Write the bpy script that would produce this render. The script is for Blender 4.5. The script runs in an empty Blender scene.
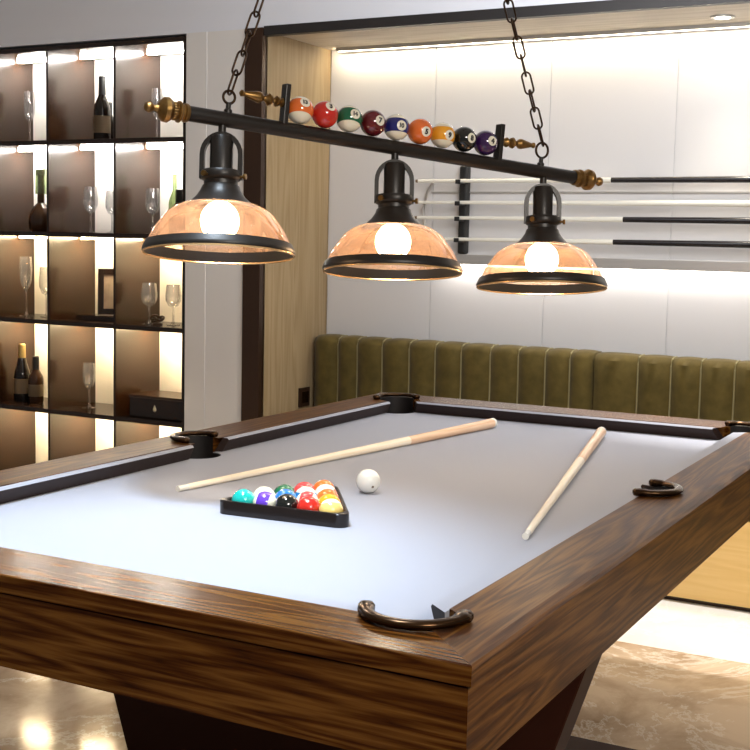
import bpy, bmesh, math, random
from mathutils import Vector, Matrix
random.seed(4)
S = bpy.context.scene
C = S.collection
V = Vector
PI = math.pi

# ------------------------------------------------------------------ materials
def nodes(name):
    m = bpy.data.materials.new(name); m.use_nodes = True
    nt = m.node_tree; b = nt.nodes['Principled BSDF']
    return m, nt, b
def N(nt, t, **k):
    n = nt.nodes.new(t)
    for a, v in k.items():
        if a in n.inputs: n.inputs[a].default_value = v
        else: setattr(n, a, v)
    return n
def plain(name, col, rough=.5, metal=0, spec=.5, coat=0, bump=0, bscale=60, var=0, sheen=0):
    m, nt, b = nodes(name)
    b.inputs['Base Color'].default_value = (*col, 1); b.inputs['Roughness'].default_value = rough
    b.inputs['Metallic'].default_value = metal; b.inputs['Specular IOR Level'].default_value = spec
    b.inputs['Coat Weight'].default_value = coat
    b.inputs['Sheen Weight'].default_value = sheen
    tc = N(nt, 'ShaderNodeTexCoord')
    if var or bump:
        no = N(nt, 'ShaderNodeTexNoise', Scale=bscale, Detail=4.0)
        nt.links.new(tc.outputs['Object'], no.inputs['Vector'])
        if var:
            mx = N(nt, 'ShaderNodeMix', data_type='RGBA')
            mx.inputs[6].default_value = (*[c*(1-var) for c in col], 1)
            mx.inputs[7].default_value = (*[min(1, c*(1+var)) for c in col], 1)
            nt.links.new(no.outputs['Fac'], mx.inputs[0]); nt.links.new(mx.outputs[2], b.inputs['Base Color'])
        if bump:
            bp = N(nt, 'ShaderNodeBump', Strength=bump, Distance=.002)
            nt.links.new(no.outputs['Fac'], bp.inputs['Height']); nt.links.new(bp.outputs['Normal'], b.inputs['Normal'])
    return m
def emit(name, col, s):
    m, nt, b = nodes(name)
    b.inputs['Base Color'].default_value = (*col, 1)
    b.inputs['Emission Color'].default_value = (*col, 1); b.inputs['Emission Strength'].default_value = s
    return m
def ramp(nt, stops):
    r = N(nt, 'ShaderNodeValToRGB')
    e = r.color_ramp.elements
    while len(e) < len(stops): e.new(.5)
    for k, (p, c) in enumerate(stops): e[k].position = p; e[k].color = (*c, 1)
    return r
def wood(name, axis, dark, mid, light, rough=.35, fine=1.0):
    m, nt, b = nodes(name)
    tc = N(nt, 'ShaderNodeTexCoord'); mp = N(nt, 'ShaderNodeMapping')
    sc = [9.0*fine, 9.0*fine, 9.0*fine]; sc[axis] = .55*fine
    mp.inputs['Scale'].default_value = sc
    nt.links.new(tc.outputs['Object'], mp.inputs['Vector'])
    n1 = N(nt, 'ShaderNodeTexNoise', Scale=1.1, Detail=2.0, Distortion=.25)
    nt.links.new(mp.outputs[0], n1.inputs['Vector'])
    mu = N(nt, 'ShaderNodeMath', operation='MULTIPLY'); mu.inputs[1].default_value = 11.0
    nt.links.new(n1.outputs['Fac'], mu.inputs[0])
    fr = N(nt, 'ShaderNodeMath', operation='PINGPONG'); fr.inputs[1].default_value = .5
    nt.links.new(mu.outputs[0], fr.inputs[0])
    mp2 = N(nt, 'ShaderNodeMapping'); s2 = [170*fine]*3; s2[axis] = 7*fine
    mp2.inputs['Scale'].default_value = s2
    nt.links.new(tc.outputs['Object'], mp2.inputs['Vector'])
    n2 = N(nt, 'ShaderNodeTexNoise', Scale=1.0, Detail=3.0)
    nt.links.new(mp2.outputs[0], n2.inputs['Vector'])
    ad = N(nt, 'ShaderNodeMath', operation='MULTIPLY_ADD'); ad.inputs[1].default_value = .9
    nt.links.new(fr.outputs[0], ad.inputs[0]); 
    m2 = N(nt, 'ShaderNodeMath', operation='MULTIPLY'); m2.inputs[1].default_value = .75
    nt.links.new(n2.outputs['Fac'], m2.inputs[0]); nt.links.new(m2.outputs[0], ad.inputs[2])
    r = ramp(nt, [(.2, dark), (.5, mid), (.85, light)])
    nt.links.new(ad.outputs[0], r.inputs[0]); nt.links.new(r.outputs[0], b.inputs['Base Color'])
    b.inputs['Roughness'].default_value = rough; b.inputs['Specular IOR Level'].default_value = .13
    bp = N(nt, 'ShaderNodeBump', Strength=.25, Distance=.001)
    nt.links.new(n2.outputs['Fac'], bp.inputs['Height']); nt.links.new(bp.outputs['Normal'], b.inputs['Normal'])
    return m
def marble(name, base, dark, vein, rough=.12, scale=1.0):
    m, nt, b = nodes(name)
    tc = N(nt, 'ShaderNodeTexCoord')
    n1 = N(nt, 'ShaderNodeTexNoise', Scale=2.6*scale, Detail=8.0, Roughness=.65, Distortion=.8)
    nt.links.new(tc.outputs['Object'], n1.inputs['Vector'])
    r1 = ramp(nt, [(.3, dark), (.62, base)]); nt.links.new(n1.outputs['Fac'], r1.inputs[0])
    n2 = N(nt, 'ShaderNodeTexNoise', Scale=1.6*scale, Detail=9.0, Roughness=.68, Distortion=.5)
    nt.links.new(tc.outputs['Object'], n2.inputs['Vector'])
    r2 = ramp(nt, [(.485, (0, 0, 0)), (.5, (1, 1, 1)), (.515, (0, 0, 0))]); nt.links.new(n2.outputs['Fac'], r2.inputs[0])
    mx = N(nt, 'ShaderNodeMix', data_type='RGBA'); mx.inputs[7].default_value = (*vein, 1)
    ml = N(nt, 'ShaderNodeMath', operation='MULTIPLY'); ml.inputs[1].default_value = .55
    nt.links.new(r2.outputs[0], ml.inputs[0]); nt.links.new(ml.outputs[0], mx.inputs[0])
    nt.links.new(r1.outputs[0], mx.inputs[6]); nt.links.new(mx.outputs[2], b.inputs['Base Color'])
    b.inputs['Roughness'].default_value = rough
    return m
def glass(name, tint, gloss=.12, transl=0, tcol=(1, .6, .3), swirl=0):
    m = bpy.data.materials.new(name); m.use_nodes = True; nt = m.node_tree; nt.nodes.clear()
    out = N(nt, 'ShaderNodeOutputMaterial')
    tr = N(nt, 'ShaderNodeBsdfTransparent'); tr.inputs[0].default_value = (*tint, 1)
    last = tr.outputs[0]
    if transl:
        tl = N(nt, 'ShaderNodeBsdfTranslucent'); tl.inputs[0].default_value = (*tcol, 1)
        df = N(nt, 'ShaderNodeBsdfDiffuse'); df.inputs[0].default_value = (*tcol, 1)
        m0 = N(nt, 'ShaderNodeMixShader'); m0.inputs[0].default_value = .45
        nt.links.new(tl.outputs[0], m0.inputs[1]); nt.links.new(df.outputs[0], m0.inputs[2])
        mx = N(nt, 'ShaderNodeMixShader'); mx.inputs[0].default_value = transl
        if swirl:
            tc = N(nt, 'ShaderNodeTexCoord')
            no = N(nt, 'ShaderNodeTexNoise', Scale=11.0, Detail=3.0, Distortion=2.5)
            nt.links.new(tc.outputs['Object'], no.inputs['Vector'])
            mr = N(nt, 'ShaderNodeMapRange'); mr.inputs[1].default_value = .3; mr.inputs[2].default_value = .7
            mr.inputs[3].default_value = max(0, transl-swirl); mr.inputs[4].default_value = transl+swirl
            nt.links.new(no.outputs['Fac'], mr.inputs[0]); nt.links.new(mr.outputs[0], mx.inputs[0])
        nt.links.new(last, mx.inputs[1]); nt.links.new(m0.outputs[0], mx.inputs[2]); last = mx.outputs[0]
    gl = N(nt, 'ShaderNodeBsdfGlossy'); gl.inputs['Roughness'].default_value = .06
    fr = N(nt, 'ShaderNodeLayerWeight'); fr.inputs[0].default_value = .35
    ml = N(nt, 'ShaderNodeMath', operation='MULTIPLY_ADD'); ml.inputs[1].default_value = .45; ml.inputs[2].default_value = gloss*.4
    nt.links.new(fr.outputs['Facing'], ml.inputs[0])
    m2 = N(nt, 'ShaderNodeMixShader'); nt.links.new(ml.outputs[0], m2.inputs[0])
    nt.links.new(last, m2.inputs[1]); nt.links.new(gl.outputs[0], m2.inputs[2])
    nt.links.new(m2.outputs[0], out.inputs[0])
    return m

WD, WM, WL = (.014, .0026, .0003), (.060, .0175, .0021), (.145, .060, .0115)
M = dict(
    woodx=wood('walnut along the table', 0, WD, WM, WL, .42, 1.5),
    woody=wood('walnut across the table', 1, WD, WM, WL, .22, 1.5),
    woodleg=plain('dark leg lacquer', (.026, .0055, .002), .5, spec=.12),
    cloth=plain('grey billiard cloth', (.335, .345, .40), .85, spec=.15, bump=.15, bscale=900, sheen=.2),
    faceshade=plain('cushion face with painted shade', (.018, .006, .003), .6),
    leather=plain('black pocket leather', (.006, .004, .004), .55),
    bronze=plain('dark bronze', (.055, .027, .011), .22, .9),
    blackmetal=plain('matte black metal', (.014, .0105, .008), .38, .15, bump=.08, bscale=300),
    brass=plain('aged brass', (.27, .155, .052), .36, 1.0, var=.35, bscale=120),
    lip=plain('polished brass lip', (.80, .52, .24), .22, .9),
    chain=plain('bronzed chain steel', (.05, .028, .016), .35, .9),
    amber=glass('amber shade glass', (1.0, .76, .56), .22, .34, (.74, .42, .24), .20),
    bulb=emit('glowing bulb', (1.0, .84, .62), 34),
    panel=plain('gloss white wall panel', (.66, .65, .655), .22, spec=.5),
    plaster=plain('pale grey plaster', (.70, .72, .78), .7, bump=.05, bscale=40),
    column=plain('pale column paint', (.70, .68, .66), .55),
    ceil=plain('ceiling white', (.80, .80, .80), .8),
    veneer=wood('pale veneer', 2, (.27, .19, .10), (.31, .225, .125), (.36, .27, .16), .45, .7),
    benchv=wood('bench veneer', 1, (.60, .385, .140), (.62, .40, .15), (.65, .43, .17), .4, .7),
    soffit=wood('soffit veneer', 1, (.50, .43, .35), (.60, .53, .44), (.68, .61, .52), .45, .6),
    trim=plain('dark bronze trim', (.045, .022, .012), .35, .4),
    darktrim=plain('dark metal edge', (.035, .032, .032), .4, .5),
    floor=marble('brown marble', (.66, .51, .37), (.31, .20, .12), (.85, .78, .68), .10),
    border=marble('white marble border', (.86, .83, .78), (.74, .70, .64), (.95, .93, .9), .12),
    velvet=plain('olive velvet', (.100, .072, .018), .75, spec=.15, bump=.25, bscale=22, var=.5, sheen=.12),
    piping=plain('pale olive piping', (.27, .23, .11), .6),
    shelf=plain('dark gloss shelf lacquer', (.016, .007, .003), .2),
    shelfside=plain('brown gloss cabinet side', (.028, .0105, .0033), .24, spec=.5),
    shelfback=plain('white cabinet back', (.86, .82, .76), .35),
    led=emit('warm white LED', (1.0, .78, .46), 95),
    ledcool=emit('neutral white LED', (1.0, .95, .88), 95),
    cove=emit('cove LED', (1.0, .88, .66), 42),
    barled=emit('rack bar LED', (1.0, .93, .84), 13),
    downl=emit('downlight lamp', (1.0, .95, .85), 25),
    clear=glass('clear glass', (.965, .965, .965), .35, .05, (.9, .9, .9)),
    greeng=glass('pale green glass', (.62, .72, .45), .3, .15, (.6, .7, .4)),
    darkglass=plain('dark bottle glass', (.012, .009, .007), .08),
    brownglass=plain('brown bottle glass', (.05, .022, .010), .10),
    goldfoil=plain('gold foil', (.72, .52, .20), .35, .7),
    label=plain('paper label', (.60, .50, .34), .7),
    labeldark=plain('dark paper label', (.16, .11, .06), .6),
    white=plain('glossy white', (.86, .84, .76), .12, coat=.6),
    maple=wood('pale maple', 0, (.86, .72, .52), (.90, .79, .62), (.94, .86, .72), .25, 1.2),
    mapleb=wood('pink maple', 0, (.70, .42, .26), (.78, .52, .34), (.84, .60, .42), .25, 1.2),
    cueblack=plain('black cue butt', (.012, .010, .012), .2),
    cuewhite=plain('white cue shaft', (.80, .78, .70), .25),
    steel=plain('brushed grey metal', (.48, .46, .44), .35, .5),
    rack=plain('black triangle plastic', (.010, .006, .005), .28),
    photo=plain('framed picture print', (.42, .33, .25), .5, var=.6, bscale=18),
    ink=plain('black ink', (.008, .008, .008), .5),
    disc=plain('ivory number disc', (.86, .82, .68), .2, coat=.4),
)
def ballm(n, c): return plain(n, c, .09, coat=.7)
B = dict(orange=ballm('orange resin', (.78, .16, .025)), red=ballm('red resin', (.56, .022, .012)), green=ballm('green resin', (.008, .115, .048)),
         maroon=ballm('maroon resin', (.115, .006, .010)), blue=ballm('navy resin', (.014, .018, .15)), yellow=ballm('amber yellow resin', (.82, .36, .02)),
         black=ballm('black resin', (.006, .008, .007)), purple=ballm('purple resin', (.035, .008, .075)), ivory=ballm('ivory resin', (.82, .77, .60)),
         teal=ballm('teal resin', (.01, .42, .36)), violet=ballm('violet resin', (.13, .05, .50)), azure=ballm('azure resin', (.012, .16, .46)),
         white=ballm('white resin', (.90, .88, .80)), coral=ballm('coral resin', (.80, .06, .06)), lemon=ballm('lemon resin', (.85, .60, .18)))

# ------------------------------------------------------------------ helpers
def link(name, bm, mats, parent=None, loc=(0, 0, 0), rot=None, smooth=None):
    me = bpy.data.meshes.new(name)
    bmesh.ops.recalc_face_normals(bm, faces=bm.faces[:])
    bm.to_mesh(me); bm.free()
    for m in (mats if isinstance(mats, (list, tuple)) else [mats]): me.materials.append(m)
    if smooth is not None:
        for p in me.polygons: p.use_smooth = True
        me.set_sharp_from_angle(angle=math.radians(smooth))
    o = bpy.data.objects.new(name, me); C.objects.link(o)
    o.location = loc
    if rot is not None: o.rotation_mode = 'QUATERNION'; o.rotation_quaternion = rot
    if parent: o.parent = parent
    return o
def thing(name, label, cat, loc=(0, 0, 0), group=None):
    o = bpy.data.objects.new(name, None); C.objects.link(o); o.location = loc; o.empty_display_size = .05
    return tag(o, label, cat, group)
def tag(o, label, cat, group=None):
    o['label'] = label; o['category'] = cat
    if group: o['group'] = group
    return o
def struct(name, bm, mat, smooth=None):
    o = link(name, bm, mat, smooth=smooth); o['kind'] = 'structure'; return o
def box(bm, a, b, mat=0):
    x0, y0, z0 = a; x1, y1, z1 = b
    vs = [bm.verts.new((x, y, z)) for z in (z0, z1) for y in (y0, y1) for x in (x0, x1)]
    for f in ((0, 1, 3, 2), (4, 6, 7, 5), (0, 4, 5, 1), (2, 3, 7, 6), (0, 2, 6, 4), (1, 5, 7, 3)):
        bm.faces.new([vs[i] for i in f]).material_index = mat
    return bm
def BX(*ab):
    bm = bmesh.new()
    for a, b in ab: box(bm, a, b)
    return bm
def bevel(bm, w, seg=2):
    bmesh.ops.bevel(bm, geom=bm.edges[:], offset=w, segments=seg, affect='EDGES', profile=.6); return bm
def lathe(prof, seg=40, bm=None, close=False, mat=0):
    bm = bm or bmesh.new(); rings = []
    for r, z in prof:
        if r < 1e-6: rings.append([bm.verts.new((0, 0, z))])
        else: rings.append([bm.verts.new((r*math.cos(2*PI*k/seg), r*math.sin(2*PI*k/seg), z)) for k in range(seg)])
    prs = list(zip(rings, rings[1:]))
    if close: prs.append((rings[-1], rings[0]))
    for a, b in prs:
        for k in range(seg):
            j = (k+1) % seg
            if len(a) == 1 and len(b) == 1: continue
            if len(a) == 1: f = (a[0], b[k], b[j])
            elif len(b) == 1: f = (a[k], a[j], b[0])
            else: f = (a[k], a[j], b[j], b[k])
            bm.faces.new(f).material_index = mat
    return bm
def tube(pts, r, seg=10, bm=None, closed=False, flat=None, up=V((0, 0, 1)), cap=True):
    bm = bm or bmesh.new(); pts = [V(p) for p in pts]; n = len(pts); rings = []
    for i, p in enumerate(pts):
        if closed: t = (pts[(i+1) % n]-pts[i-1]).normalized()
        else: t = (pts[min(i+1, n-1)]-pts[max(i-1, 0)]).normalized()
        u = up if abs(t.dot(up)) < .95 else V((1, 0, 0))
        s = t.cross(u).normalized(); w = s.cross(t).normalized()
        ri = r[i] if isinstance(r, (list, tuple)) else r
        fl = flat or 1.0
        rings.append([bm.verts.new(p + s*ri*math.cos(2*PI*k/seg) + w*ri*fl*math.sin(2*PI*k/seg)) for k in range(seg)])
    prs = list(zip(rings, rings[1:]))
    if closed: prs.append((rings[-1], rings[0]))
    for a, b in prs:
        for k in range(seg):
            j = (k+1) % seg; bm.faces.new((a[k], a[j], b[j], b[k]))
    if not closed and cap: bm.faces.new(rings[0][::-1]); bm.faces.new(rings[-1])
    return bm
def prism(poly, h0, h1, bm=None):
    bm = bm or bmesh.new()
    a = [bm.verts.new((x, y, h0)) for x, y in poly]; b = [bm.verts.new((x, y, h1)) for x, y in poly]
    n = len(poly)
    bm.faces.new(a[::-1]); bm.faces.new(b)
    for k in range(n): bm.faces.new((a[k], a[(k+1) % n], b[(k+1) % n], b[k]))
    return bm
def loft(secs, bm=None):
    """secs: list of equal-length point loops"""
    bm = bm or bmesh.new(); R = [[bm.verts.new(p) for p in s] for s in secs]; n = len(secs[0])
    for a, b in zip(R, R[1:]):
        for k in range(n): bm.faces.new((a[k], a[(k+1) % n], b[(k+1) % n], b[k]))
    bm.faces.new(R[0][::-1]); bm.faces.new(R[-1])
    return bm
def zto(d):
    """rotation taking +Z to d"""
    return V((0, 0, 1)).rotation_difference(V(d).normalized())
def cutmesh(o, cutters):
    for c in cutters:
        md = o.modifiers.new('cut', 'BOOLEAN'); md.operation = 'DIFFERENCE'; md.solver = 'EXACT'; md.object = c
    dg = bpy.context.evaluated_depsgraph_get(); dg.update()
    me = bpy.data.meshes.new_from_object(o.evaluated_get(dg))
    o.modifiers.clear(); o.data = me

# ------------------------------------------------------------------ camera
f = V((0.87847251, 0.4661017, -0.10504881)); r_ = V((0.47060424, -0.88207871, 0.02165188)); u_ = V((0.08256934, 0.06845699, 0.99423133))
cd = bpy.data.cameras.new('camera'); cam = bpy.data.objects.new('camera', cd); C.objects.link(cam)
cam.matrix_world = Matrix(((r_.x, u_.x, -f.x, -1.37848), (r_.y, u_.y, -f.y, -.586016), (r_.z, u_.z, -f.z, 1.318506), (0, 0, 0, 1)))
cd.sensor_width = 36; cd.lens = 36*1236.67/750; cd.clip_start = .05
S.camera = cam
CAM = cam.matrix_world.translation.copy()

# ------------------------------------------------------------------ setting
XF, XB, ZS, CE = 3.18, 3.75, 2.22, 2.62          # front wall plane, niche wall, soffit, ceiling
YL = 4.06
struct('floor', BX(((-3.2, -2.2, -.08), (2.615, 4.4, 0))), M['floor'])
struct('trim_1', BX(((2.615, -2.2, -.08), (3.95, 4.4, 0))), M['border'])
struct('ceiling', BX(((-3.2, -2.2, CE), (3.95, 4.4, CE+.08))), M['ceil'])
struct('wall_bulkhead', BX(((XF, -2.2, ZS+.012), (XF+.10, 4.4, CE))), M['plaster'])
struct('trim_2', BX(((XF-.006, -2.2, ZS-.022), (XF+.03, 2.405, ZS+.018))), M['darktrim'])
bm = bmesh.new()
ys = [2.404-.548*k for k in range(9)]
box(bm, (XB+.006, -2.2, 0), (XB+.10, 2.6, CE))
for a, b in zip(ys, ys[1:]): box(bm, (XB, b+.003, .0), (XB+.02, a-.003, ZS+.05))
struct('wall_back', bm, M['panel'])
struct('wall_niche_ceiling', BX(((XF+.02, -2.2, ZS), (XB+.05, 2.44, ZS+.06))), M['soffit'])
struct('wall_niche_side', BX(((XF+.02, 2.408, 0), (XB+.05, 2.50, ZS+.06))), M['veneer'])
struct('trim_3', BX(((XF-.012, 2.408, 0), (XF+.03, 2.497, ZS+.012))), M['trim'])
struct('wall_column', BX(((XF, 2.497, 0), (XF+.36, 2.815, ZS+.012)), ((XF-.004, 2.705, 0), (XF+.05, 2.815, ZS+.012))), M['column'])
struct('wall_left', BX(((XF, YL+.005, 0), (XF+.36, 4.4, ZS+.012))), M['column'])
struct('wall_behind_shelves', BX(((XF+.36, 2.50, 0), (XF+.44, 4.4, ZS+.012))), M['column'])

# ------------------------------------------------------------------ shelf unit
YB = [2.826, 3.225, 3.635, 4.045]; ZB = [.03, .47, .907, 1.333, 1.77, 2.21]; SD = .33; TH = .014
root = thing('display_shelf', 'tall dark back-lit display shelving with square compartments on the left wall', 'shelving', (XF, 3.43, 0))
def loc_(o, r=root): o.location = V(o.location)-r.location; o.parent = r; return o
for k, y in enumerate(YB):
    bmu = BX(((XF-.002, y-TH/2, 0), (XF+.006, y+TH/2, 2.222)))
    loc_(link('edge_strip', bmu, M['shelf']))
    loc_(link('upright', BX(((XF+.006, y-TH/2, 0), (XF+SD, y+TH/2, 2.222))), M['shelfside']))
for k, z in enumerate(ZB):
    loc_(link('shelf_board', bevel(BX(((XF, YB[0]+TH/2, z-.011), (XF+SD-.002, YB[-1]-TH/2, z+.011))), .0015, 1), M['shelf']))
for i in range(3):
    for j in range(5):
        y0, y1 = YB[i]+TH/2, YB[i+1]-TH/2; z0, z1 = ZB[j]+.011, ZB[j+1]-.011
        loc_(link('back_panel', BX(((XF+SD, y0, z0), (XF+SD+.012, y1, z1))), M['shelfback']))
        loc_(link('light_strip', BX(((XF+.20, y0+.02, z1-.009), (XF+.222, y1-.02, z1-.001))), M['ledcool' if j > 2 else 'led']))

# ---- things on the shelves
def place(y, row, x=XF+.19): return V((x, y, ZB[row]+.0115))
def bottle(name, label, y, row, h, r, glassm, capm=None, lab=None, neck=.34, x=XF+.19, group='bottles on the display shelves', shape='wine'):
    t = thing(name, label, 'bottle', place(y, row, x), group)
    if shape == 'wine':
        pr = [(0, 0), (r*.92, 0), (r, .006), (r, h*.50), (r*.94, h*.56), (r*.6, h*.66), (r*.36, h*.73), (r*.33, h*.97), (r*.38, h*.975), (r*.38, h*.995), (0, h)]
    elif shape == 'champagne':
        pr = [(0, 0), (r*.92, 0), (r, .008), (r, h*.42), (r*.88, h*.53), (r*.6, h*.66), (r*.42, h*.78), (r*.36, h*.95), (r*.42, h*.96), (r*.42, h*.995), (0, h)]
    else:
        pr = [(0, 0), (r*.7, 0), (r*.95, h*.05), (r, h*.16), (r*.93, h*.28), (r*.6, h*.40), (r*.30, h*.46), (r*.26, h*.88), (r*.36, h*.9), (r*.36, h*.98), (0, h)]
    link('bottle_body', lathe(pr, 28), glassm, t, smooth=40)
    if capm:
        rr = r*.43
        z0 = h*(.72 if shape != 'decanter' else .6)
        link('neck_foil', lathe([(rr*1.05, z0), (rr*1.0, h*.99), (rr*.8, h*1.004), (0, h*1.006)], 24), capm, t, smooth=40)
    if lab: link('bottle_label', lathe([(r*1.012, h*.14), (r*1.012, h*.40)], 28), lab, t, smooth=40)
    return t
def stem(name, label, y, row, h, r, shape='wine', x=XF+.19, group='glasses on the display shelves'):
    t = thing(name, label, 'glass', place(y, row, x), group)
    link('foot', lathe([(0, 0), (r*.8, 0), (r*.82, .003), (r*.25, .008), (.005, .02), (.0045, h*.40), (.008, h*.43), (0, h*.432)], 28), M['clear'], t, smooth=50)
    if shape == 'flute': pr = [(.004, h*.43), (r*.5, h*.50), (r*.72, h*.60), (r*.80, h*.80), (r*.72, h), (r*.68, h), (r*.76, h*.8), (r*.68, h*.6), (0, h*.45)]
    else: pr = [(.004, h*.43), (r*.62, h*.48), (r*.95, h*.60), (r, h*.72), (r*.84, h), (r*.80, h), (r*.95, h*.72), (r*.9, h*.6), (0, h*.45)]
    link('bowl', lathe(pr, 28), M['clear'], t, smooth=50)
    return t
stem('champagne_flute', 'tall clear flute on the top shelf, leftmost compartment', 3.93, 4, .262, .036, 'flute')
stem('champagne_flute', 'tall clear flute on the top shelf behind the bar finial', 3.13, 4, .245, .034, 'flute')
bottle('wine_bottle', 'tall black wine bottle alone with a shorter one on the top shelf', 3.462, 4, .315, .040, M['darkglass'], M['ink'], M['labeldark'])
bottle('wine_bottle', 'shorter black bottle behind the tall one on the top shelf', 3.474, 4, .20, .025, M['darkglass'], M['ink'], x=XF+.262)
bottle('decanter', 'round-bellied dark decanter with a pale long neck on the second shelf', 3.857, 3, .315, .062, M['brownglass'], M['greeng'], shape='decanter')
stem('wine_glass', 'left one of two clear wine glasses in the middle of the second shelf', 3.535, 3, .225, .036)
stem('wine_glass', 'right one of two clear wine glasses in the middle of the second shelf', 3.425, 3, .205, .034, x=XF+.22)
bottle('glass_bottle', 'pale green glass bottle on the second shelf behind the left lamp shade', 3.060, 3, .285, .030, M['greeng'], x=XF+.24)
stem('wine_glass', 'clear wine glass left of the green bottle on the second shelf', 3.13, 3, .215, .036, x=XF+.16)
bottle('wine_bottle', 'dark stout bottle right of the green bottle on the second shelf', 2.995, 3, .21, .044, M['darkglass'], M['ink'])
stem('goblet', 'tall clear goblet on the third shelf, leftmost compartment', 3.915, 2, .30, .040, 'flute', x=XF+.14)
stem('goblet', 'shorter clear goblet at the right of the tall one on the third shelf', 3.815, 2, .25, .038, x=XF+.18)
stem('wine_glass', 'left one of two short wine glasses beside the dark ornament on the third shelf', 3.118, 2, .195, .040, x=XF+.12)
stem('wine_glass', 'right one of two short wine glasses beside the dark ornament on the third shelf', 2.998, 2, .190, .038, x=XF+.15)
# small knotted ornament
t = thing('ornament', 'small dark knotted ornament between two short wine glasses', 'ornament', place(3.052, 2, XF+.10))
pts = []
for k in range(72):
    a = 2*PI*k/72
    pts.append(((math.sin(a)+2*math.sin(2*a))*.011, (math.cos(a)-2*math.cos(2*a))*.011, .034-math.sin(3*a)*.009+.004*math.cos(a)))
link('knot', tube(pts, .006, 8, closed=True), M['trim'], t, smooth=60)
link('base', lathe([(0, 0), (.024, 0), (.024, .008), (.008, .014), (.006, .03), (0, .03)], 20), M['trim'], t, smooth=40)
# picture frame leaning on the back
t = thing('picture_frame', 'dark picture frame leaning in the third shelf middle compartment', 'picture frame', place(3.415, 2, XF+.20))
q = (Matrix.Rotation(math.radians(36), 4, 'Z') @ Matrix.Rotation(math.radians(9), 4, 'Y')).to_quaternion()
fw, fh = .13, .225
link('frame', BX(((0, -fw/2, 0), (.018, -fw/2+.028, fh)), ((0, fw/2-.028, 0), (.018, fw/2, fh)), ((0, -fw/2+.028, 0), (.018, fw/2-.028, .028)), ((0, -fw/2+.028, fh-.028), (.018, fw/2-.028, fh))), M['shelf'], t, (0, 0, .029), q)
link('picture', BX(((.006, -fw/2+.028, .028), (.014, fw/2-.028, fh-.028))), M['photo'], t, (0, 0, .029), q)
o = tag(link('book', bevel(BX(((-.075, -.125, 0), (.075, .125, .024))), .003), M['shelf'], None, place(3.44, 2, XF+.19)), 'dark flat book lying under the picture frame', 'book')
bottle('champagne_bottle', 'black champagne bottle with a gold foil neck on the fourth shelf', 3.955, 1, .292, .042, M['darkglass'], M['goldfoil'], M['labeldark'], shape='champagne', x=XF+.15)
bottle('liquor_bottle', 'brown liquor bottle with black cap right of the champagne bottle', 3.862, 1, .235, .038, M['brownglass'], M['ink'], M['labeldark'], x=XF+.15)
t = stem('vase', 'slender clear vase glass in the fourth shelf middle compartment', 3.505, 1, .225, .040, 'flute', x=XF+.14); t['category'] = 'vase'
t = thing('storage_box', 'dark lidded storage box with a white drop emblem on the fourth shelf', 'box', place(3.015, 1, XF+.14))
link('box_body', bevel(BX(((-.10, -.155, 0), (.10, .155, .092))), .003), M['shelf'], t)
link('lid', bevel(BX(((-.104, -.159, .092), (.104, .159, .106))), .003), M['shelfside'], t)
pr = [(0, -.016), (.009, -.010), (.010, -.003), (.005, .008), (0, .019)]
e = link('emblem', lathe(pr, 20), M['label'], t, (-.1005, .005, .047), smooth=60); e.scale = (.25, 1, 1)

# ------------------------------------------------------------------ niche lights, socket
t = thing('cove_light', 'warm light strip along the top of the niche wall', 'light strip', (XB-.05, .2, ZS))
link('diffuser', BX(((.005, -2.3, -.013), (.022, 2.15, -.001))), M['cove'], t)
link('channel', BX(((-.004, -2.3, -.016), (.004, 2.15, 0)), ((.023, -2.3, -.016), (.028, 2.15, 0))), M['steel'], t)
t = thing('downlight', 'small round recessed downlight in the niche ceiling above the cue rack', 'downlight', (3.55, .547, ZS))
link('ring', lathe([(.030, -.001), (.030, -.006), (.046, -.006), (.048, -.001), (.048, .0), (.030, 0)], 32, close=True), M['steel'], t, smooth=30)
link('lamp', lathe([(0, -.002), (.0295, -.002), (.0295, -.0005), (0, -.0005)], 32), M['downl'], t)
t = thing('wall_socket', 'dark square wall socket low on the tan niche side wall', 'socket', (3.55, 2.408, .60))
link('plate', bevel(BX(((-.045, -.010, -.045), (.045, -.0005, .045))), .003), M['trim'], t)
link('insert', bevel(BX(((-.026, -.014, -.026), (.026, -.010, .026))), .002), M['bronze'], t)

# ------------------------------------------------------------------ banquette sofa
t = thing('banquette_sofa', 'long olive green channel-tufted banquette along the niche wall', 'sofa', (XF+.02, .6, 0))
def L(p): return V(p)-t.location
def lbox(*ab): return BX(*[(L(a), L(b)) for a, b in ab])
YE = -1.65
link('toe_kick', lbox(((XF+.03, YE, 0), (XB-.05, 2.39, .022))), M['trim'], t)
link('base_panel', lbox(((XF, YE, .022), (XB-.02, 2.395, .34))), M['benchv'], t)
for a, b in ((2.39, 1.034), (1.022, -.30), (-.312, YE)):
    bm = lbox(((XF-.005, b, .342), (XF+.44, a, .455))); bevel(bm, .025, 4)
    link('seat_cushion', bm, M['velvet'], t, smooth=40)
seams = [[2.39, 2.26, 2.158, 2.028, 1.89, 1.76, 1.633, 1.494, 1.363, 1.24, 1.13, 1.032], [1.024, .836, .699, .578, .444, .31, .18, .05, -.08, -.19, -.302], [-.31-.134*k for k in range(11)]]
def rail_z(i): return [.892, .888, .888][i]
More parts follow.
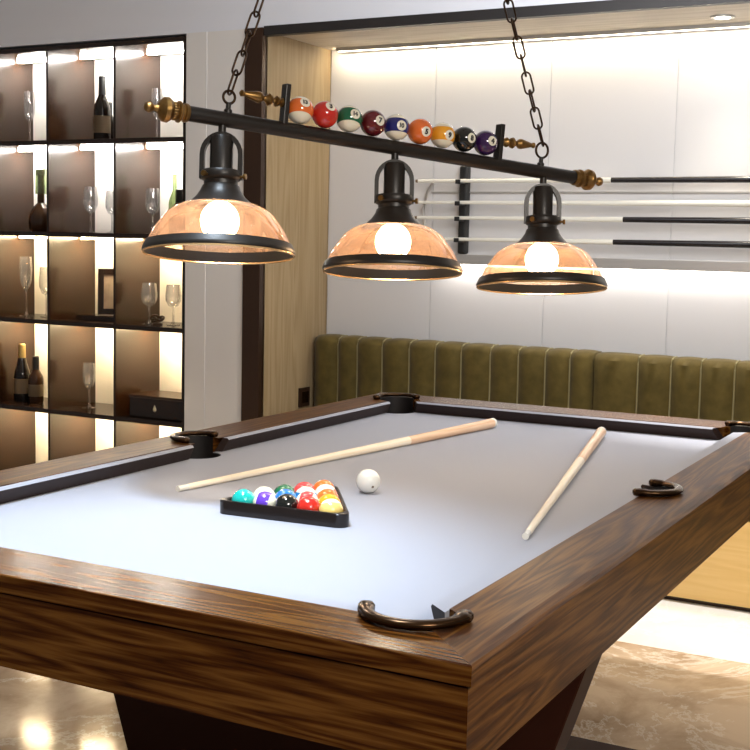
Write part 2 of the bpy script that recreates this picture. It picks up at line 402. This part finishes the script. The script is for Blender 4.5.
for i, ss in enumerate(seams):
    bm = bmesh.new(); cols = []
    zt = rail_z(i)
    prof = [(.455, 0), (.60, .006), (.78, .004), (.86, .0), (.882, .012), (zt, .04), (zt, .10)]
    for a, b in zip(ss, ss[1:]):
        for k in range(7):
            s = k/6; y = a+(b-a)*s; bul = .030*(1-abs(2*s-1)**2.6)
            cols.append((y, bul))
    rows = []
    for y, bul in cols:
        rows.append([bm.verts.new(L((3.615-bul*(1 if z < zt-.006 else .5)+d, y, z-(.006*(1-bul/.03) if z > .8 else 0)))) for z, d in prof])
    for a, b in zip(rows, rows[1:]):
        for k in range(len(prof)-1): bm.faces.new((a[k], a[k+1], b[k+1], b[k]))
    for rw in (rows[0], rows[-1]):
        bx = [bm.verts.new((L((3.735, 0, 0)).x, rw[0].co.y, rw[0].co.z)), bm.verts.new((L((3.735, 0, 0)).x, rw[0].co.y, rw[-1].co.z))]
        bm.faces.new(rw+[bx[1], bx[0]])
    bmesh.ops.remove_doubles(bm, verts=bm.verts[:], dist=1e-5)
    bk = link('backrest', bm, M['velvet'], t, smooth=50)
    for y in ss[1:-1]:
        link('piping', tube([L((3.612, y, .46)), L((3.616, y, .70)), L((3.612, y, .85)), L((3.622, y, .877)), L((3.652, y, zt-.004)), L((3.70, y, zt-.004))], .0034, 6), M['piping'], bk)

# ------------------------------------------------------------------ wall cue rack and its cues
t = thing('cue_rack', 'grey horizontal wall rack with black uprights holding four cues', 'cue rack', (XB, 1.0, 1.24))
def L(p): return V(p)-t.location
link('shade_band_bar', bevel(lbox(((XB-.05, -1.2, 1.238), (XB, 1.86, 1.282))), .003), M['steel'], t)  # grey bar built in place of a shadow band on the wall
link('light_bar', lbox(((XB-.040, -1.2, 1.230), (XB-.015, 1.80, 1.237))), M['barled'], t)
link('top_rail', lbox(((XB-.014, -1.2, 1.556), (XB-.001, 1.86, 1.562))), M['steel'], t)
link('end_bar', tube([L((XB-.02, 1.85, 1.275)), L((XB-.02, 1.885, 1.40)), L((XB-.02, 1.895, 1.48)), L((XB-.02, 1.875, 1.56)), L((XB-.02, 1.85, 1.60))], .007, 8), M['steel'], t, smooth=50)
CZ = [1.615, 1.520, 1.452, 1.358]
for y in (1.69, .12, -1.0):
    bm = bevel(lbox(((XB-.045, y-.020, 1.284), (XB, y+.020, 1.675))), .012, 3)
    up = link('upright', bm, M['ink'], t)
    for z in CZ:
        zz = z-(.016 if y > 1 else .024 if y > 0 else .026)
        link('hook', bevel(lbox(((XB-.098, y-.012, zz-.007), (XB-.043, y+.012, zz-.0005)), ((XB-.102, y-.012, zz-.007), (XB-.097, y+.012, zz+.012))), .001, 1), M['ink'], up)
def cue(label, tip, butt, shaftm, buttm, split, r0=.0062, r1=.0145, ferr=None, group=None):
    tip, butt = V(tip), V(butt); d = (butt-tip); Ln = d.length
    t = thing('pool_cue', label, 'cue', (tip+butt)/2, group)
    q = V((1, 0, 0)).rotation_difference(d.normalized())
    def seg(name, a, b, m, extra=None):
        pr = [(r0+(r1-r0)*s, (s-.5)*Ln) for s in (a, a+(b-a)*.33, a+(b-a)*.66, b)]
        if extra: pr = extra(pr)
        pr = [(0, pr[0][1])]+pr+[(0, pr[-1][1])]
        bm = lathe(pr, 20); bm.transform(Matrix.Rotation(PI/2, 4, 'Y'))
        return link(name, bm, m, t, rot=q, smooth=40)
    seg('tip', 0, .006, M['labeldark'] if ferr is None else ferr)
    seg('ferrule', .006, .022, M['white'])
    seg('shaft', .022, split, shaftm); seg('butt', split, .992, buttm)
    seg('bumper', .992, 1.0, M['ink'] if ferr is None else ferr)
    return t
G = 'cues on the wall rack'
lab = ['topmost cue on the wall rack, black butt toward the right', 'all-pale cue second from top on the wall rack', 'black-butted cue third from top on the wall rack', 'lowest cue on the wall rack, black butt toward the right']
for k, z in enumerate(CZ):
    split = (.47, .985, .50, .48)[k]
    cue(lab[k], (XB-.07, 1.91, z-.0088+.0), (XB-.07, -.02 if k != 1 else .0, z-.0088+.0), M['cuewhite'], M['cueblack'] if k != 1 else M['maple'], split, .007, .0155, group=G)

# ------------------------------------------------------------------ billiard table
TL, TW, H, BED = 2.4646, 1.4373, .80, .76
RW, NO = .125, .162                                   # wood rail width, cushion nose
t = thing('billiard_table', 'large dark walnut billiard table with pale grey cloth', 'table', (TL/2, TW/2, 0))
def TLp(p): return V(p)-t.location
def side_pt(side, along, o, z):
    """along measured from the side's start, o inwards from the outer edge"""
    if side == 'near': p = (o, along, z)
    elif side == 'far': p = (TL-o, along, z)
    elif side == 'right': p = (along, o, z)
    else: p = (along, TW-o, z)
    return TLp(p)
def mitre(side, prof, extra=0):
    Ln = TW if side in ('near', 'far') else TL
    return loft([[side_pt(side, o, o, z) for o, z in prof], [side_pt(side, Ln-o, o, z) for o, z in prof]])
corner = [(.152, .152), (.152, TW-.152), (TL-.152, .152), (TL-.152, TW-.152)]
sidep = [(TL/2, .122), (TL/2, TW-.118)]
cutters = []
for (x, y) in corner+sidep:
    c = link('cutter', lathe([(0, .6), (.060, .6), (.060, .9), (0, .9)], 40), M['ink'], t, TLp((x, y, 0)) ); cutters.append(c)
RP = [(0, .772), (0, .792), (.006, .7965), (.022, H), (RW, H), (RW, .752), (.012, .752), (.012, .771)]
RPN = [(0, .772), (0, .7985), (.002, H), (RW, H), (RW, .752), (.012, .752), (.012, .772)]
rails = []
for s in ('near', 'right', 'far', 'left'):
    rw = {'near': RW, 'right': RW, 'far': .148, 'left': .146}[s]
    pf = RP if s in ('left', 'right') else RPN
    if rw > RW: k = pf.index((RW, H)); pf = pf[:k]+[(rw, H), (rw, .7988), (RW, .7988)]+pf[k+1:]
    bm = mitre(s, pf)
    rails.append(link('rail', bm, M['woody'] if s in ('near', 'far') else M['woodx'], t))
AP = [(.007, .650), (.007, .7665), (.034, .7665), (.034, .650)]
for s in ('near', 'right', 'far', 'left'):
    link('apron', mitre(s, AP), M['woody'] if s in ('near', 'far') else M['woodx'], t)
bed = link('cloth_bed', BX((TLp((.036, .036, .70)), TLp((TL-.036, TW-.036, BED)))), M['cloth'], t)
for o in rails+[bed]: cutmesh(o, cutters)
for c in cutters: bpy.data.objects.remove(c, do_unlink=True)
# cushions: cloth top, dark face colour standing in for shade
def cushion(side, a, b, sa, sb, rw=RW):
    prof = [(RW, .7615), (rw, .7985), (NO-.004, .7985), (NO, .794), (NO-.003, .788), (NO-.018, .7615)]
    A = [side_pt(side, a+(o-RW)*sa, o, z) for o, z in prof]; Bq = [side_pt(side, b-(o-RW)*sb, o, z) for o, z in prof]
    bm = loft([A, Bq]); bm.faces.ensure_lookup_table()
    for fc in bm.faces[:6]:
        fc.material_index = 0
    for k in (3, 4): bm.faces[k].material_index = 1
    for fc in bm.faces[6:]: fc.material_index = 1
    return link('cushion', bm, [M['cloth'], M['faceshade']], t)
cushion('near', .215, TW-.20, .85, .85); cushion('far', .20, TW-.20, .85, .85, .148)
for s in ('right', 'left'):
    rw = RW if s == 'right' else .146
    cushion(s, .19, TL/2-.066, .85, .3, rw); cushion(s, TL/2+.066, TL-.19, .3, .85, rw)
# pockets
def pocket(x, y, ang, span, rad, irad):
    """ang: direction from the pocket centre away from the table"""
    c = TLp((x, y, 0))
    bm = lathe([(.0595, BED-.002), (.0595, .70), (.052, .63), (.035, .61), (0, .60)], 36)
    lin = link('pocket_cup', bm, M['leather'], t, c, smooth=50)
    n = 26; bm = bmesh.new(); ra = []
    for k in range(n+1):
        a = ang-span*.5+span*k/n
        ra.append([bm.verts.new((rr*math.cos(a), rr*math.sin(a), z)) for rr, z in ((.0595, .70), (.0595, H+.0015), (.068, H+.0015))])
    for p, q_ in zip(ra, ra[1:]):
        for k in range(2): bm.faces.new((p[k], p[k+1], q_[k+1], q_[k]))
    link('pocket_facing', bm, M['leather'], lin, smooth=60)
    pts = []; rs = []
    for k in range(41):
        s = k/40; a = ang-span*.5+span*s
        e = min(s, 1-s)
        rr = irad
        pts.append((rr*math.cos(a), rr*math.sin(a), H+.0085)); rs.append(.0105 if e > .08 else .0125)
    # curled ends
    bm = tube(pts, rs, 12, flat=.62)
    link('pocket_iron', bm, M['bronze'], t, c, smooth=60)
    for s in (0, 1):
        a = ang-span*.5+span*s
        pe = V((irad*math.cos(a), irad*math.sin(a), H+.0090))
        bmk = lathe([(0, -.008), (.010, -.008), (.0125, -.003), (.0125, .002), (.009, .006), (0, .007)], 20)
        link('iron_end', bmk, M['bronze'], t, c+pe, smooth=50)
for (x, y) in corner:
    ang = math.atan2(y-TW/2, x-TL/2)
    a = math.atan2(1 if y > TW/2 else -1, 1 if x > TL/2 else -1)
    near_right = x < 1 and y < .7
    pocket(x, y, math.radians(194) if near_right else a, math.radians(168), .06, .071)
for (x, y) in sidep: pocket(x, y, math.atan2(1 if y > TW/2 else -1, 0), math.radians(190), .06, .063)
# pedestal base
def slab(x0, x1, zt, yt, yb):
    return loft([[TLp((x0, yt, zt)), TLp((x0, TW-yt, zt)), TLp((x0, TW-yb, .02)), TLp((x0, yb, .02))], [TLp((x1, yt, zt)), TLp((x1, TW-yt, zt)), TLp((x1, TW-yb, .02)), TLp((x1, yb, .02))]])
link('leg_panel', bevel(slab(.80, .90, .70, .055, .275), .003, 1), M['woodleg'], t)
link('pedestal', bevel(lbox_t := BX((TLp((.902, .47, .02)), TLp((1.64, TW-.47, .70)))), .003, 1), M['woodleg'], t)
link('foot_plate', bevel(BX((TLp((.74, .20, 0)), TLp((1.60, TW-.20, .065)))), .004, 1), M['woodleg'], t)

# ------------------------------------------------------------------ balls
def ball_mesh(R, stripe=None):
    """pole along +Z; stripe=(lo,hi) band half-height uses slot 0, caps slot 1"""
    bm = bmesh.new(); seg = 36
    lat = [-90+9*k for k in range(21)]
    if stripe:
        lat = sorted(set([l for l in lat if abs(abs(l)-stripe) > 3]+[stripe, -stripe]))
    pr = [(R*math.cos(math.radians(l)) if abs(l) < 90 else 0, R*math.sin(math.radians(l))) for l in lat]
    rings = []
    lathe(pr, seg, bm)
    if stripe:
        for fc in bm.faces:
            if abs(fc.calc_center_median().z) > R*math.sin(math.radians(stripe))*.995: fc.material_index = 1
    return bm
def face_frame(n, up=V((0, 0, 1))):
    n = V(n).normalized(); e1 = up.cross(n).normalized(); return n, e1, n.cross(e1)
def disc_mesh(R, n, rad, up):
    n, e1, e2 = face_frame(n, up); bm = bmesh.new()
    c = bm.verts.new(n*R*1.006); prev = [c]
    rings = []
    for q in (.25, .5, .75, 1.0):
        rings.append([bm.verts.new(((n*math.cos(rad*q)+(e1*math.cos(2*PI*k/28)+e2*math.sin(2*PI*k/28))*math.sin(rad*q))*R*1.006)) for k in range(28)])
    for k in range(28):
        j = (k+1) % 28
        bm.faces.new((c, rings[0][k], rings[0][j]))
        for a, b in zip(rings, rings[1:]): bm.faces.new((a[k], b[k], b[j], a[j]))
    return bm
def digit_mesh(txt, R, n, size, up):
    n, e1, e2 = face_frame(n, up)
    cu = bpy.data.curves.new('number', 'FONT'); cu.body = txt; cu.align_x = 'CENTER'; cu.align_y = 'CENTER'; cu.size = size; cu.offset = size*.06; cu.space_character = .88
    o = bpy.data.objects.new('number', cu); C.objects.link(o)
    dg = bpy.context.evaluated_depsgraph_get(); dg.update()
    me = bpy.data.meshes.new_from_object(o.evaluated_get(dg))
    bpy.data.objects.remove(o, do_unlink=True)
    xs = [v.co.x for v in me.vertices]; yy = [v.co.y for v in me.vertices]
    cx, cy = (min(xs)+max(xs))/2, (min(yy)+max(yy))/2
    bm = bmesh.new(); bm.from_mesh(me); bpy.data.meshes.remove(me)
    bmesh.ops.triangulate(bm, faces=bm.faces[:])
    for _ in range(2):
        bmesh.ops.subdivide_edges(bm, edges=[e for e in bm.edges if e.calc_length() > R*.08], cuts=1)
        bmesh.ops.triangulate(bm, faces=bm.faces[:])
    for v in bm.verts:
        p = n*R+e1*(v.co.x-cx)+e2*(v.co.y-cy); v.co = p.normalized()*R*1.014
    return bm

# ------------------------------------------------------------------ pendant lamp over the table
P1, P3 = V((.8154, .9582, 1.5755)), V((1.5492, .5141, 1.5057))
U = (P3-P1); ax = U.normalized()
def on(s): return P1+ax*s            # metres along the bar
lamp = thing('pendant_lamp', 'black three-shade bar pendant lamp with balls, hung on chains over the table', 'lamp', (1.12, .69, CE))
def LP(p): return V(p)-lamp.location
RB = .0163
bar = link('bar', lathe([(0, 0), (RB, 0), (RB, .968+.082), (0, .968+.082)], 28), M['blackmetal'], lamp, LP(on(-.082)), zto(ax), smooth=40)
fin = [(0, -.004), (.0185, -.004), (.0200, 0), (.0200, .004), (.0165, .006), (.0165, .010), (.0225, .014), (.0225, .018), (.0155, .021), (.0150, .030), (.0215, .034), (.0265, .041), (.0255, .050), (.0180, .058), (.0085, .063), (.0060, .071), (.0095, .075), (.0115, .081), (.0095, .087), (.004, .091), (0, .0915)]
for s, d in ((-.082, -1), (.968, 1)):
    q = zto(ax*d); fn = link('bar_finial', lathe(fin, 28), M['brass'], lamp, LP(on(s)), q, smooth=35)
    for k in range(18):           # beading round the collar
        a = 2*PI*k/18
        link('bead', lathe([(0, -.006), (.0018, -.005), (.0026, 0), (.0018, .005), (0, .006)], 8), M['brass'], fn, (.0166*math.cos(a), .0166*math.sin(a), .0255), smooth=60)
# end plates and spear finials
up_l = (V((0, 0, 1))-ax*ax.z).normalized()
sd = up_l.cross(ax).normalized()
mrot = Matrix((ax, sd, up_l)).transposed().to_quaternion()
spear = [(0, -.003), (.009, -.003), (.0105, .002), (.006, .006), (.011, .012), (.012, .016), (.006, .020), (.0055, .024), (.012, .029), (.0135, .034), (.007, .041), (.0055, .046), (.012, .054), (.0125, .060), (.0085, .078), (.005, .092), (.0065, .095), (.0072, .099), (.004, .102), (0, .104)]
for s, d in ((.1445, -1), (.7245, 1)):
    pl = link('end_plate', bevel(BX(((-.006, -.012, .010), (.006, .012, .097))), .002), M['blackmetal'], lamp, LP(on(s)), mrot)
    link('spear_finial', lathe(spear, 24), M['brass'], pl, (.0065*d, 0, .056), zto((d, 0, .05)), smooth=35)
# the nine balls
camdir = lambda p: (CAM-p).normalized()
cr, cu_ = r_.copy(), u_.copy()
R = .0298
spec = [('13', 'orange', 1, (.36, .57), .34, 'orange-striped ball numbered 13'), ('3', 'red', 0, (.41, .60), 0, 'red ball numbered 3'), ('14', 'green', 1, (.45, .38), .34, 'green-striped ball numbered 14'),
        ('7', 'maroon', 0, (.56, .21), 0, 'maroon ball numbered 7'), ('10', 'blue', 1, (.40, .15), .10, 'navy-striped ball numbered 10'), ('5', 'orange', 0, (.50, .0), 0, 'orange ball numbered 5'),
        ('9', 'yellow', 1, (.55, .03), .06, 'yellow-striped ball numbered 9'), ('8', 'black', 0, (.60, .10), 0, 'black ball numbered 8'), ('4', 'purple', 0, (.55, .17), 0, 'purple ball numbered 4')]
ss = [.1825, .2445, .3070, .3690, .4325, .4970, .5605, .6225, .6850]
for (num, col, st, (dx, dy), tl, lb), s in zip(spec, ss):
    c = on(s)+up_l*(RB+R+.0004); cdn = camdir(c)
    axis = (cu_ + cdn*(-tl) + cr*.06).normalized()
    if st: bl = link('decorative_ball', ball_mesh(R, 32), [B[col], B['ivory']], lamp, LP(c), zto(axis), smooth=60)
    else: bl = link('decorative_ball', ball_mesh(R), B[col], lamp, LP(c), zto(axis), smooth=60)
    bl['label'] = lb
    n = cr*dx+cu_*dy+cdn*math.sqrt(max(.05, 1-dx*dx-dy*dy))
    inv = zto(axis).inverted(); nl = inv @ n; upl = inv @ (cu_+cr*.15)
    link('number_disc', disc_mesh(R, nl, .40, upl), M['disc'], bl, smooth=60)
    link('number', digit_mesh(num, R, nl, .0165 if len(num) == 1 else .0138, upl), M['ink'], bl)
# shades
def zk(pr): return [(r, z*ZK) for r, z in pr]
look = V((f.x, f.y, 0)).normalized()
tilt = math.radians(7.8)
upv = (V((0, 0, 1))*math.cos(tilt)+look*math.sin(tilt)).normalized()
hx = look.cross(V((0, 0, 1))).normalized(); hy = upv.cross(hx).normalized()
ql = Matrix((hx, hy, upv)).transposed().to_quaternion()
ZK = 1.05                       # drop of the shades
for s in (.001, .4331, .868):
    o = LP(on(s))
    hold = [(0, -.010), (.0085, -.010), (.0085, -.034), (.022, -.036), (.0245, -.040), (.0245, -.108), (.041, -.109), (.043, -.112), (.043, -.124), (.041, -.127), (.036, -.130), (.036, -.138), (.040, -.141), (.043, -.150), (.052, -.163), (.064, -.174), (.071, -.181), (.066, -.182), (0, -.150)]
    h = link('lamp_holder', lathe([(r, z*1.02) for r, z in hold], 40), M['blackmetal'], lamp, o, ql, smooth=35)
    AR = .0405
    arch = [(-AR, 0, -.128), (-AR, 0, -.077)]+[(-AR*math.cos(PI*k/14), 0, -.077+.044*math.sin(PI*k/14)) for k in range(1, 14)]+[(AR, 0, -.077), (AR, 0, -.128)]
    bm = bmesh.new(); rings = []
    npt = len(arch)
    for k, p in enumerate(arch):
        p = V(p); tg = (V(arch[min(k+1, npt-1)])-V(arch[max(k-1, 0)])).normalized(); nr = V((tg.z, 0, -tg.x))
        rings.append([p+nr*.0048+V((0, .0095, 0)), p+nr*.0048-V((0, .0095, 0)), p-nr*.0048-V((0, .0095, 0)), p-nr*.0048+V((0, .0095, 0))])
    link('yoke', loft(rings, bm), M['blackmetal'], h, smooth=30)
    for a in (math.radians(-125), math.radians(-12), math.radians(110)):
        d = V((math.cos(a), math.sin(a), 0))
        link('screw', lathe([(0, 0), (.003, 0), (.003, .010), (.006, .010), (.0066, .013), (.006, .016), (0, .016)], 12), M['brass'], h, d*.040+V((0, 0, -.124)), zto(d), smooth=40)
    shp = [(.0690, -.1725), (.083, -.1765), (.099, -.184), (.1135, -.1945), (.126, -.211), (.138, -.2265), (.1465, -.243), (.150, -.252), (.1515, -.259)]
    link('glass_shade', lathe(zk(shp), 56), M['amber'], h, smooth=60)
    rim = [(.1475, -.252), (.1545, -.252), (.1600, -.264), (.1615, -.268), (.1600, -.2725), (.1570, -.2725), (.1525, -.262)]
    link('rim_band', lathe(zk(rim), 64, close=True), M['blackmetal'], h, smooth=50)
    edge = [(.1573, -.2722), (.1602, -.2722), (.1608, -.2745), (.1590, -.2762), (.1570, -.2745)]
    link('brass_lip', lathe(zk(edge), 64, close=True), M['lip'], h, smooth=50)
    bp_ = [(.013, -.150), (.0135, -.170)]+[(.041*math.sin(a), -.207-.041*math.cos(a)) for a in [PI-.42-(PI-.42)*k/14 for k in range(15)]]
    bp_[-1] = (0, bp_[-1][1])
    link('bulb', lathe(zk(bp_), 32), M['bulb'], h, smooth=60)
# chains
def link_mesh():
    pts = []
    a, w = .0165, .0105
    for k in range(9): th = -PI/2+PI*k/8; pts.append((w*math.cos(th+PI/2)*1, 0, a+w*math.sin(th+PI/2)))
    for k in range(9): th = PI/2+PI*k/8; pts.append((w*math.cos(th+PI/2), 0, -a+w*math.sin(th+PI/2)))
    return tube(pts, .0025, 7, closed=True, up=V((0, 1, 0)))
base_link = None
dirn = U.normalized()
for s, off in ((0.012, -.075), (.857, .03)):
    foot = on(s); bot = foot+up_l*(RB-.002)
    st = link('chain_eye', lathe([(0, -.002), (.009, -.002), (.009, .006), (.0055, .010), (.0055, .022), (0, .023)], 20), M['blackmetal'], lamp, LP(bot), zto(up_l), smooth=35)
    rr = .0135 if s < .5 else .0185
    rpts = [(rr*math.cos(2*PI*k/24), 0, .020+rr+rr*math.sin(2*PI*k/24)) for k in range(24)]
    chn = link('chain', tube(rpts, .003, 8, closed=True, up=V((0, 1, 0))), M['chain'], lamp, LP(bot), zto(up_l) @ Matrix.Rotation(math.radians(-32), 4, 'Z').to_quaternion(), smooth=60)
    cq = chn.rotation_quaternion.inverted(); co = chn.location.copy()
    a = bot+up_l*(.020+rr*2-.003); b = V((1.12, .69, CE-.035))+V((dirn.x, dirn.y, 0))*off
    d = b-a; Ln = d.length; step = .0435; n = int(Ln/step); step = Ln/n
    q = zto(d)
    for k in range(n):
        tw = Matrix.Rotation(math.radians(20+90*(k % 2)+random.uniform(-14, 14)), 4, 'Z').to_quaternion()
        p = LP(a+d.normalized()*(step*(k+.5)))
        if base_link is None:
            base_link = link('chain_link', link_mesh(), M['chain'], chn, cq @ (p-co), cq @ q @ tw, smooth=60)
        else:
            o = base_link.copy(); C.objects.link(o); o.parent = chn; o.location = cq @ (p-co); o.rotation_quaternion = cq @ q @ tw
link('ceiling_canopy', lathe([(0, -.001), (.075, -.001), (.075, -.010), (.05, -.026), (.012, -.032), (0, -.034)], 40), M['blackmetal'], lamp, smooth=40)

# ------------------------------------------------------------------ rack, balls, cues on the cloth
bd = .0502; th0 = .080; rc = V((.785, .733, BED))
e_a = V((math.cos(th0), math.sin(th0), 0)); e_b = V((-e_a.y, e_a.x, 0))
def tri(off, z):
    """rounded triangle, inradius off"""
    pts = []
    for k in range(3):
        a = th0+2*PI*k/3; rad = .020+off*.0
        c = rc+V((math.cos(a), math.sin(a), 0))*(2*(off-.020))
        for j in range(7):
            b = a-PI/3+2*PI/3*j/6
            pts.append((c.x+.020*math.cos(b), c.y+.020*math.sin(b), BED+z))
    return pts
inr = bd/2+bd*(4*.866)/3
bm = bmesh.new()
ro = [[bm.verts.new(p) for p in tri(o_, z_)] for o_, z_ in ((inr+.009, .0005), (inr+.009, .027), (inr+.0075, .029), (inr+.002, .029), (inr+.0008, .027), (inr+.0008, .0005))]
n = len(ro[0])
for a, b in zip(ro, ro[1:]+ro[:1]):
    for k in range(n): bm.faces.new((a[k], a[(k+1) % n], b[(k+1) % n], b[k]))
for v in bm.verts: v.co -= rc
tag(link('ball_rack', bm, M['rack'], None, rc, smooth=40), 'black triangular rack around the coloured balls on the cloth', 'ball rack')
rows = [[('teal', 0, 'teal ball at the left corner of the black triangle rack'), ('violet', 1, 'violet and white striped ball in the front row of the rack'), ('black', 0, 'black ball in the middle of the front row of the rack'), ('red', 0, 'red ball in the front row of the rack beside the black one'), ('lemon', 1, 'pale yellow and white ball at the right corner of the rack')],
        [('ivory', 0, 'white ball behind the violet striped one in the rack'), ('azure', 0, 'bright blue ball behind the black one in the rack'), ('coral', 1, 'coral red and white striped ball behind the red one in the rack'), ('yellow', 0, 'yellow ball in the second row of the rack, at its right edge')],
        [('green', 0, 'green ball third row of the rack, behind the white and blue ones'), ('azure', 1, 'blue and white striped ball in the third row of the rack'), ('orange', 0, 'orange ball third row of the rack, at its right edge')],
        [('coral', 0, 'coral red ball fourth row of the rack, left one'), ('orange', 1, 'orange and white striped ball in the fourth row of the rack')],
        [('orange', 0, 'orange ball alone at the far tip of the rack')]]
for i, rw in enumerate(rows):
    for k, (col, st, lb) in enumerate(rw):
        nrow = len(rw)
        c = rc - e_a*(bd*4*.866/3) + e_a*(bd*.866*i) + e_b*(bd*((nrow-1)/2-k)); c.z = BED+bd/2
        ax_ = V((random.uniform(-.25, .25), random.uniform(-.25, .25), 1)).normalized()
        if st and col in ('violet', 'coral'): ax_ = V((.25, -1, -.1)).normalized()
        if st and col == 'lemon': ax_ = V((.4, .3, 1)).normalized()
        o = link('pool_ball', ball_mesh(bd/2-.0001, 30 if st else None), [B[col], B['ivory']] if st else B[col], None, c, zto(ax_), smooth=60)
        tag(o, lb, 'ball', 'balls racked in the triangle')
cb = thing('cue_ball', 'white cue ball alone on the cloth right of the rack', 'ball', (1.045, .711, BED+.0275))
link('ball_body', ball_mesh(.0275), B['white'], cb, smooth=60)
nn = (camdir(V((1.045, .711, .79)))*.80+cr*.35-cu_*.47).normalized()
link('spot', disc_mesh(.0275, nn, .11, V((0, 0, 1))), M['labeldark'], cb, smooth=60)
zt_, zb_ = BED+.0070, BED+.0157
cue('pale cue lying across the cloth behind the rack', (.815, 1.069, zt_), (2.15, .868, zb_), M['maple'], M['mapleb'], .66, .0068, .0155, M['white'], 'cues on the cloth')
cue('pale cue lying on the right of the cloth, pointing at the viewer', (.818, .245, zt_), (2.175, .529, zb_), M['maple'], M['mapleb'], .62, .0068, .0155, M['white'], 'cues on the cloth')

# ------------------------------------------------------------------ light
def area(name, loc, target, sx, sy, e, col):
    l = bpy.data.lights.new(name, 'AREA'); l.shape = 'RECTANGLE'; l.size = sx; l.size_y = sy; l.energy = e; l.color = col
    o = bpy.data.objects.new(name, l); C.objects.link(o); o.location = loc
    o.rotation_mode = 'QUATERNION'; o.rotation_quaternion = V((0, 0, -1)).rotation_difference((V(target)-V(loc)).normalized())
    return o
def spot(name, loc, target, e, col, ang, blend=.6, rad=.04):
    l = bpy.data.lights.new(name, 'SPOT'); l.energy = e; l.color = col; l.spot_size = math.radians(ang); l.spot_blend = blend; l.shadow_soft_size = rad
    o = bpy.data.objects.new(name, l); C.objects.link(o); o.location = loc
    o.rotation_mode = 'QUATERNION'; o.rotation_quaternion = V((0, 0, -1)).rotation_difference((V(target)-V(loc)).normalized())
    return o
spot('cloth_fill', (.35, .75, CE-.02), (.22, .85, .76), 240, (.72, .86, 1.0), 62, .9, .10)  # added unseen lamp, brightens the near half of the cloth
area('front_fill', (-1.1, -1.75, CE-.02), (.6, -.1, .9), 1.0, .8, 75, (1.0, .93, .84))  # added fill without a fixture, lifts the camera-facing and right-hand sides
area('bulkhead_fill', (1.9, 1.0, CE-.02), (3.18, 1.9, 2.0), 1.0, 3.0, 34, (.93, .96, 1.0))  # added fill without a fixture, brightens bulkhead and column
spot('niche_spot', (3.55, .547, ZS-.03), (3.26, .45, 0), 22, (1.0, .90, .74), 84, 1, .06)
spot('niche_fill_right', (3.55, -.75, ZS-.03), (3.4, -.75, 0), 40, (1.0, .90, .74), 100, .8, .03)  # extra unseen spot, added to make the right of the sofa brighter
spot('border_fill', (2.5, .1, CE-.02), (2.9, .2, 0), 170, (1.0, .96, .90), 46, .6, .05)  # unseen spot added to whiten the floor border
w = bpy.data.worlds.new('world'); S.world = w; w.use_nodes = True
w.node_tree.nodes['Background'].inputs[0].default_value = (1.0, .94, .88, 1); w.node_tree.nodes['Background'].inputs[1].default_value = .13

S.view_settings.view_transform = 'Standard'; S.view_settings.look = 'None'
S.view_settings.exposure = .55; S.view_settings.gamma = 1; S.view_settings.use_curve_mapping = False
